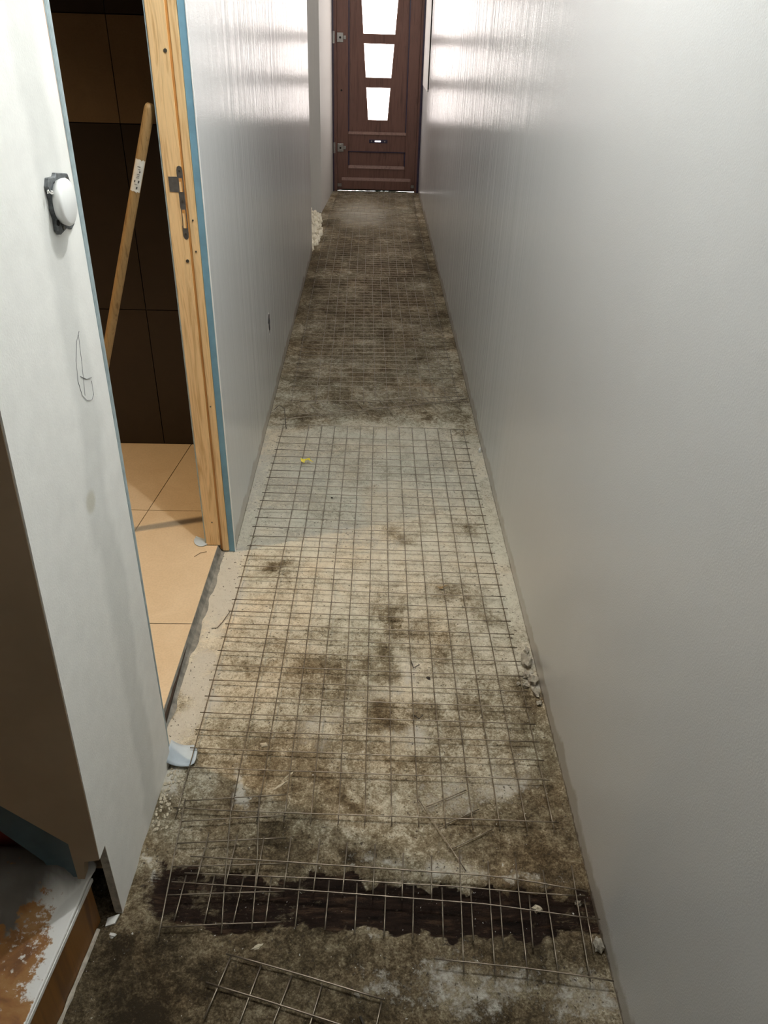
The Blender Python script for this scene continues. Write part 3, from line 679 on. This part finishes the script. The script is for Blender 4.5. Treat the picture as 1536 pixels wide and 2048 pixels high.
# ------------------------------------------------------------------ wooden step at the stair foot
def step():
    root = empty('stair_step', (-.5, .6, 0)); tag(root, 'low wooden stair step covered in white plaster dust, bottom left', 'step')
    inv = Matrix.Translation((.5, -.6, 0))
    def ch(o): o.parent = root; o.matrix_parent_inverse = inv; return o
    e = lambda y: -.482 - (.83 - y) * .112     # outer edge line
    zt = .118
    vs, fs = [], []; D = []; Wt = []
    xs = 60; ys = 110
    for j in range(ys + 1):
        y = 0
        if j > 20: y = .1 + (.868 - .1) * (j - 20) / (ys - 20)
        else: y = -.6 + .7 * j / 20
        for i in range(xs + 1):
            t = i / xs; x = e(y) - .75 * t ** 1.4
            n = noise.fractal(Vector((x * 10, y * 10, 2)), .9, 2, 4)
            back = sstep(.73, .77, y + .06 * n - 0.06 * (e(y) - x))
            edge = max(0, 1.1 - (e(y) - x) / .09) * sstep(.62, .74, y + .08 * n)
            lip = max(0, 1 - (e(y) - x) / .006)
            d = max(back * (0.9 + .35 * n), edge, lip * .8)
            d = max(d, .34 * sstep(.58, .66, y + .05 * n))
            D.append(max(0, min(1, d))); Wt.append(1 - sstep(0, .03, e(y) - x - (.85 - y) * .6 + .015 * n))
            vs.append((x, y, zt + .004 * max(0, back) * (0.5 + n) + .055 * sstep(.73, .832, y) * sstep(0, .035, e(y) - x - (.85 - y) * .6)))
    k = xs + 1
    fs = [(j * k + i, j * k + i + 1, (j + 1) * k + i + 1, (j + 1) * k + i) for j in range(ys) for i in range(xs)]
    me = bpy.data.meshes.new('tread'); me.from_pydata(vs, [], fs); me.update()
    a = me.attributes.new('dust', 'FLOAT', 'POINT'); a.data.foreach_set('value', D)
    a = me.attributes.new('white', 'FLOAT', 'POINT'); a.data.foreach_set('value', Wt)
    m, nt, p = mat('dusty_step_wood')
    v = coords(nt); at = N(nt, 'ShaderNodeAttribute'); at.attribute_name = 'dust'
    g = nz(nt, v, 10, 5, .6, 1.2)
    wood = ramp(nt, g, [(.3, (.11, .04, .010)), (.5, (.27, .12, .03)), (.7, (.36, .20, .07))])
    f = math_(nt, 'ADD', at.outputs['Fac'], math_(nt, 'MULTIPLY', math_(nt, 'SUBTRACT', nz(nt, v, 60, 6, .75), .5), 1.7), True)
    gr = nz(nt, v, 7, 4, .6)
    sp_ = N(nt, 'ShaderNodeAttribute'); sp_.attribute_name = 'white'
    dust_shade_c = mixc(nt, sp_.outputs['Fac'], ramp(nt, gr, [(.35, (.075, .066, .054)), (.65, (.15, .135, .115))]), (.74, .73, .69))  # white edge dust; grey plaster behind, darkened in colour for the shade there
    nt.links.new(mixc(nt, ramp(nt, f, [(.42, 0.0), (.58, 1.0)]), wood, dust_shade_c), p.inputs['Base Color'])
    p.inputs['Roughness'].default_value = .6
    o = ch(link('tread', me, m, None, True)); o.modifiers.new('t', 'SOLIDIFY').thickness = .008
    ch(prism('riser', [(e(-.6), -.6), (e(.84), .84), (e(.84) - .02, .84), (e(-.6) - .02, -.6)], 'z', .0, zt - .004, M_STEPWOOD))
    ch(prism('nosing', [(e(-.6) + .002, -.6), (e(.848) + .002, .848), (e(.848) - .006, .848), (e(-.6) - .006, -.6)], 'z', zt - .006, zt + .0015, M_DUSTW))
    # ragged plaster bead where riser meets concrete
    vs, fs = tube([(e(y) + .004, y, .003 + .002 * noise.noise(Vector((0, y * 30, 0)))) for y in [-.2 + .02 * i for i in range(52)]], [.004 + .002 * noise.noise(Vector((3, i * .9, 0))) for i in range(52)], 6)
    ch(pyd('plaster_bead', vs, fs, M_RAW))
step()
# broken board corner leaning in the gap and dark void
o = prism('board_fragment', [(-.468, .842), (-.448, .850), (-.452, .832), (-.468, .826)], 'z', .0, .004, M_DUSTW); tag(o, 'small pale triangular board scrap at the broken wall corner', 'scrap')

# ------------------------------------------------------------------ foam heap in the recess opening
def foam():
    parts = []
    random.seed(12)
    for i in range(150):
        y = random.uniform(5.66, 6.72); t = (y - 5.66) / 1.06
        x = random.uniform(-.475, -.395 + .03 * math.sin(t * math.pi)); z = random.uniform(.0, .13) * max(0, (-.39 - x) / .085) * (.5 + .5 * math.sin(t * 2.8))
        s = random.uniform(.012, .034)
        bm = bmesh.new(); bmesh.ops.create_icosphere(bm, subdivisions=2, radius=1)
        vs = []
        for v in bm.verts:
            q = v.co * (1 + .5 * noise.noise(v.co * 2.2 + Vector((i * 5, 0, 0))))
            vs.append((x + q.x * s * .7, y + q.y * s * 1.3, max(-.004, z + q.z * s)))
        fs = [tuple(v.index for v in f.verts) for f in bm.faces]; bm.free(); parts.append((vs, fs))
    o = multi('plaster_rubble', parts, M_FOAM); tag(o, 'heap of cream crumbly plaster rubble at the recess opening on the left', 'rubble', kind='stuff')
foam()

# ------------------------------------------------------------------ wire mesh
def wire(pts, z, r, par, seed, ends=None):
    """one wire of a welded mesh; pts are floor points, z its height"""
    P = [Vector((p[0], p[1], 0)) for p in pts]
    L = [0]
    for a, b in zip(P, P[1:]): L.append(L[-1] + (b - a).length)
    n = max(3, int(L[-1] / .055) + 1); out = []
    for i in range(n + 1):
        t = L[-1] * i / n; k = 0
        while k < len(P) - 2 and t > L[k + 1]: k += 1
        q = P[k].lerp(P[k + 1], (t - L[k]) / max(1e-6, L[k + 1] - L[k]))
        wv = .0012
        q.x += wv * noise.noise(Vector((q.x * 6, q.y * 6, seed))); q.y += wv * noise.noise(Vector((q.x * 6, q.y * 6, seed + 9)))
        zz = z(q.x, q.y) if callable(z) else z
        out.append((q.x, q.y, zz))
    o = par.location
    v, f = tube([(a - o.x, b - o.y, c - o.z) for a, b, c in out], r, 6)
    return pyd('wire', v, f, M_WIRE, par, True)
def lift(z0, amp, s):
    return lambda x, y: z0 + amp * (0.5 + 0.5 * noise.noise(Vector((x * 3.1, y * 2.1, s)))) 
def piece(name, segs, z, r, nlong, label, seed):
    c = segs[0][0]; root = empty(name, (c[0], c[1], 0)); tag(root, label, 'wire mesh')
    for i, s in enumerate(segs): wire(s, (lambda x, y, i=i: z(x, y) + (2 * r if i < nlong else 0)), r, root, seed + i)
    return root
def sheet(name, tl, tr, bl, br, ncol, nrow, skipc, skipr, z, r, label, seed):
    root = empty(name, (bl[0], bl[1], 0)); tag(root, label, 'wire mesh')
    def at(u, v):
        a = Vector(tl).lerp(Vector(tr), u); b = Vector(bl).lerp(Vector(br), u); q = b.lerp(a, v); return (q.x, q.y)
    for c in range(ncol + 1):
        if c in skipc: continue
        u = c / ncol; wire([at(u, -.012), at(u, .25), at(u, .5), at(u, .75), at(u, 1.004)], z, r, root, seed + c)
    for k in range(nrow + 1):
        if k in skipr: continue
        v = k / nrow
        wire([at(-.012, v), at(.5, v), at(1.015, v)], (lambda x, y: z(x, y) + 2 * r), r, root, seed + 50 + k)
    return root
sheet('wire_mesh', (-.335, 2.902), (.396, 2.886), (-.385, 1.075), (.407, 1.045), 14, 34, (1,), (1, 33), lift(.009, .007, 2.0), .0013,
      'largest rust-brown welded wire mesh sheet lying nearest to the pine doorway', 0)
sheet('wire_mesh', (-.335, 5.03), (.385, 5.05), (-.325, 3.15), (.405, 3.16), 14, 36, (1,), (1,), lift(.004, .007, 5.0), .0012,
      'wire mesh sheet in the middle of the corridor, just beyond the slanted mesh strip', 200)
sheet('wire_mesh', (-.325, 6.93), (.385, 6.91), (-.335, 5.09), (.40, 5.08), 14, 36, (13,), (35,), lift(.007, .008, 7.0), .0012,
      'wire mesh sheet beside the cream rubble heap', 400)
sheet('wire_mesh', (-.28, 7.82), (.40, 7.83), (-.315, 6.96), (.39, 6.98), 13, 18, (), (), lift(.004, .008, 9.0), .0012,
      'farthest wire mesh sheet reaching the front door threshold', 600)
piece('wire_mesh_strip', DIAG, lift(.007, .006, 1.0), .0014, 3, 'slanted narrow mesh strip lying across the corridor between two sheets', 700)
piece('wire_mesh_offcut', LEFT, lift(.010, .010, 3.0), .0014, 3, 'square mesh offcut on the dark floor below the near left wall', 720)
piece('wire_mesh_strip', STRIP_UPPER, lift(.020, .006, 4.0), .0014, 2, 'mesh strip with two long wires crossing the far side of the dark damp band', 740)
piece('wire_mesh_strip', STRIP_LOWER, lift(.012, .005, 4.0), .0014, 1, 'comb shaped mesh strip with one long wire lying over the dark damp band', 760)
piece('wire_mesh_offcut', RIGHT, lift(.014, .010, 6.0), .0014, 1, 'mesh offcut of five prongs touching the right wall in the foreground', 780)
piece('wire_mesh_offcut', COMB, lift(.004, .003, 6.0), .0013, 1, 'small slanted mesh offcut with three short prongs', 800)
piece('wire_mesh_offcut', BOTTOM, lift(.003, .005, 8.0), .0016, 2, 'slanted mesh offcut lying nearest the camera on the bare concrete', 820)

# ------------------------------------------------------------------ small debris
def bit(name, x, y, size, m, seed, label, cat, rot=0, dz=0): 
    h, _ = floor_height(x, y)
    o = rock(name, (x, y, h - .0005 + dz), size, m, seed, rot=rot); return tag(o, label, cat)
bit('pebble', .345, .867, (.009, .007, .006), M_CHIP, 1, 'yellowish lump in the dark damp band near the right wall', 'stone')
bit('pebble', .427, .880, (.006, .006, .006), M_STONE, 2, 'round grey pebble under the mesh beside the right wall', 'stone')
bit('plaster_lump', -.450, .829 - .02, (.006, .005, .004), M_DUSTW, 3, 'white pellet in front of the broken wall corner', 'plaster')
bit('plaster_chip', -.183, .792, (.011, .0035, .002), M_CHIP, 4, 'thin pale chip lying above the nearest mesh offcut', 'plaster', .5)
bit('plaster_chip', -.225, 1.259, (.008, .006, .005), M_CHIP, 5, 'pale angular chip inside the largest mesh sheet, level with the near jamb', 'plaster', .3)
bit('wood_splinter', -.177, 1.147, (.018, .0025, .002), M_CHIP, 6, 'longer pale splinter below the angular chip', 'splinter', .7)
bit('wood_splinter', -.160, 1.175, (.013, .002, .002), M_CHIP, 7, 'shorter pale splinter beside the longer one', 'splinter', .8)
bit('pebble', .171, 1.481, (.006, .004, .004), M_DARKBIT, 8, 'dark brown pebble in the middle of the largest mesh sheet', 'stone', -.6)
bit('pebble', -.140, 2.22, (.004, .003, .003), M_DARKBIT, 9, 'black crumb on the cool grey concrete near the far jamb', 'crumb')
bit('pebble', -.115, 2.36, (.004, .003, .003), M_DARKBIT, 10, 'black crumb farther from the jamb than its twin', 'crumb')
for i, (x, y, sx, sy, sz, r) in enumerate(((.434, 1.535, .012, .024, .016, 0), (.425, 1.49, .010, .012, .009, .4), (.437, 1.47, .011, .016, .013, .2), (.418, 1.455, .007, .006, .006, 0),
                                          (.440, 1.43, .008, .014, .010, .3), (.400, 1.462, .005, .005, .004, 0), (.442, 1.395, .006, .008, .007, 0), (.441, 1.58, .007, .016, .008, 0))):
    names = ['largest mortar lump leaning on the right wall', 'second mortar lump in front of the largest one', 'mortar lump touching the right wall beside the gap', 'small angular mortar lump on the inner side of the group',
             'pale mortar lump at the near end of the group', 'tiny mortar crumb lying apart toward the mesh', 'last small mortar crumb nearest the camera', 'flat mortar lump at the far end of the group']
    tag(rock('mortar_lump', (x, y, .002), (sx, sy, sz), M_STONE, 20 + i, rot=r, amp=.6), names[i], 'rubble', 'mortar lumps broken off the foot of the right wall')
tag(rock('plaster_flake', (.446, 2.72, .001), (.005, .014, .012), M_DUSTW, 40, amp=.6), 'white plaster flake standing at the right wall foot', 'plaster')
tag(rock('mortar_lump', (.445, .792, .001), (.009, .013, .010), M_STONE, 41), 'grey lump at the right wall foot below the damp band', 'rubble')
# plaster crumbs at foot of near wall
parts = []; random.seed(5)
for i in range(110):
    y = random.uniform(1.03, 1.215); x = -.430 + .0 - (1.222 - y) * .04 + abs(random.gauss(0, .018)) + .004
    s = random.uniform(.0012, .004)
    bm = bmesh.new(); bmesh.ops.create_icosphere(bm, subdivisions=1, radius=1)
    h = floor_height(x, y)[0]
    parts.append(([(x + v.co.x * s * (1 + .4 * noise.noise(v.co * 3 + Vector((i, 0, 0)))), y + v.co.y * s * 1.3, h + s * .4 + v.co.z * s * .7) for v in bm.verts], [tuple(v.index for v in f.verts) for f in bm.faces])); bm.free()
tag(multi('plaster_crumbs', parts, M_CHIP), 'scatter of white plaster crumbs at the foot of the near left wall', 'rubble', kind='stuff')
# yellow scrap
def scrap(name, outline, m, label, cat, x, y, z, curl=.004):
    vs = [(a, b, curl * math.sin(a * 160) + curl) for a, b in outline]
    o = pyd(name, vs, [tuple(range(len(vs)))], m); o.location = (x, y, z)
    o.modifiers.new('thick', 'SOLIDIFY').thickness = .0008
    return tag(o, label, cat)
scrap('yellow_scrap', [(-.022, .014), (-.006, .016), (.012, .014), (.016, .002), (.030, -.006), (.012, -.004), (.006, .004), (-.004, .004), (-.006, -.014), (-.018, -.004)], M_YELLOW,
      'bright yellow plastic scrap caught on the left part of the mesh', 'scrap', -.222, 2.60, .012)
scrap('dry_leaf', [(-.018, .004), (-.006, -.007), (.004, -.002), (.018, .008), (.004, .004), (-.006, .003)], M_LEAF, 'curled dry leaf on the right half of the mesh', 'leaf', .235, 1.852, .006)
def twig(pts, r, m, label, cat='wire'):
    c = pts[0]; v, f = tube([(a - c[0], b - c[1], d) for a, b, d in pts], r, 5)
    o = pyd('bent_wire' if cat == 'wire' else 'twig', v, f, m, None, True); o.location = (c[0], c[1], 0); return tag(o, label, cat)
twig([(-.392, 3.06, .004), (-.37, 3.075, .02), (-.345, 3.04, .022), (-.335, 2.98, .012), (-.325, 2.90, .006), (-.322, 2.885, .004)], .0012, M_DARKBIT, 'thin bent wire at the left end of the slanted strip')
twig([(-.415, 1.66, .003), (-.40, 1.663, .004), (-.39, 1.685, .004), (-.375, 1.73, .006)], .0009, M_DARKBIT, 'thin brown twig beside the doorway edge of the mesh', 'twig')
twig([(.128, 1.545, .003), (.134, 1.515, .004), (.150, 1.525, .006)], .0014, M_DARKBIT, 'short v-shaped dark twig in the middle of the mesh', 'twig')
twig([(.125, 1.355, .003), (.140, 1.340, .004), (.150, 1.352, .005)], .0013, M_DARKBIT, 'second v-shaped dark twig, closer to the camera', 'twig')
twig([(.006, .672, .002), (.012, .66, .003), (.016, .645, .002)], .0022, M_DARKBIT, 'black stub of debris at the bottom edge beside the nearest offcut', 'twig')
twig([(-.515, 1.955, .032), (-.500, 1.975, .0325), (-.482, 1.982, .032)], .0007, M_DARKBIT, 'fine dark hair-like strand on the beige tile by the jamb', 'twig')
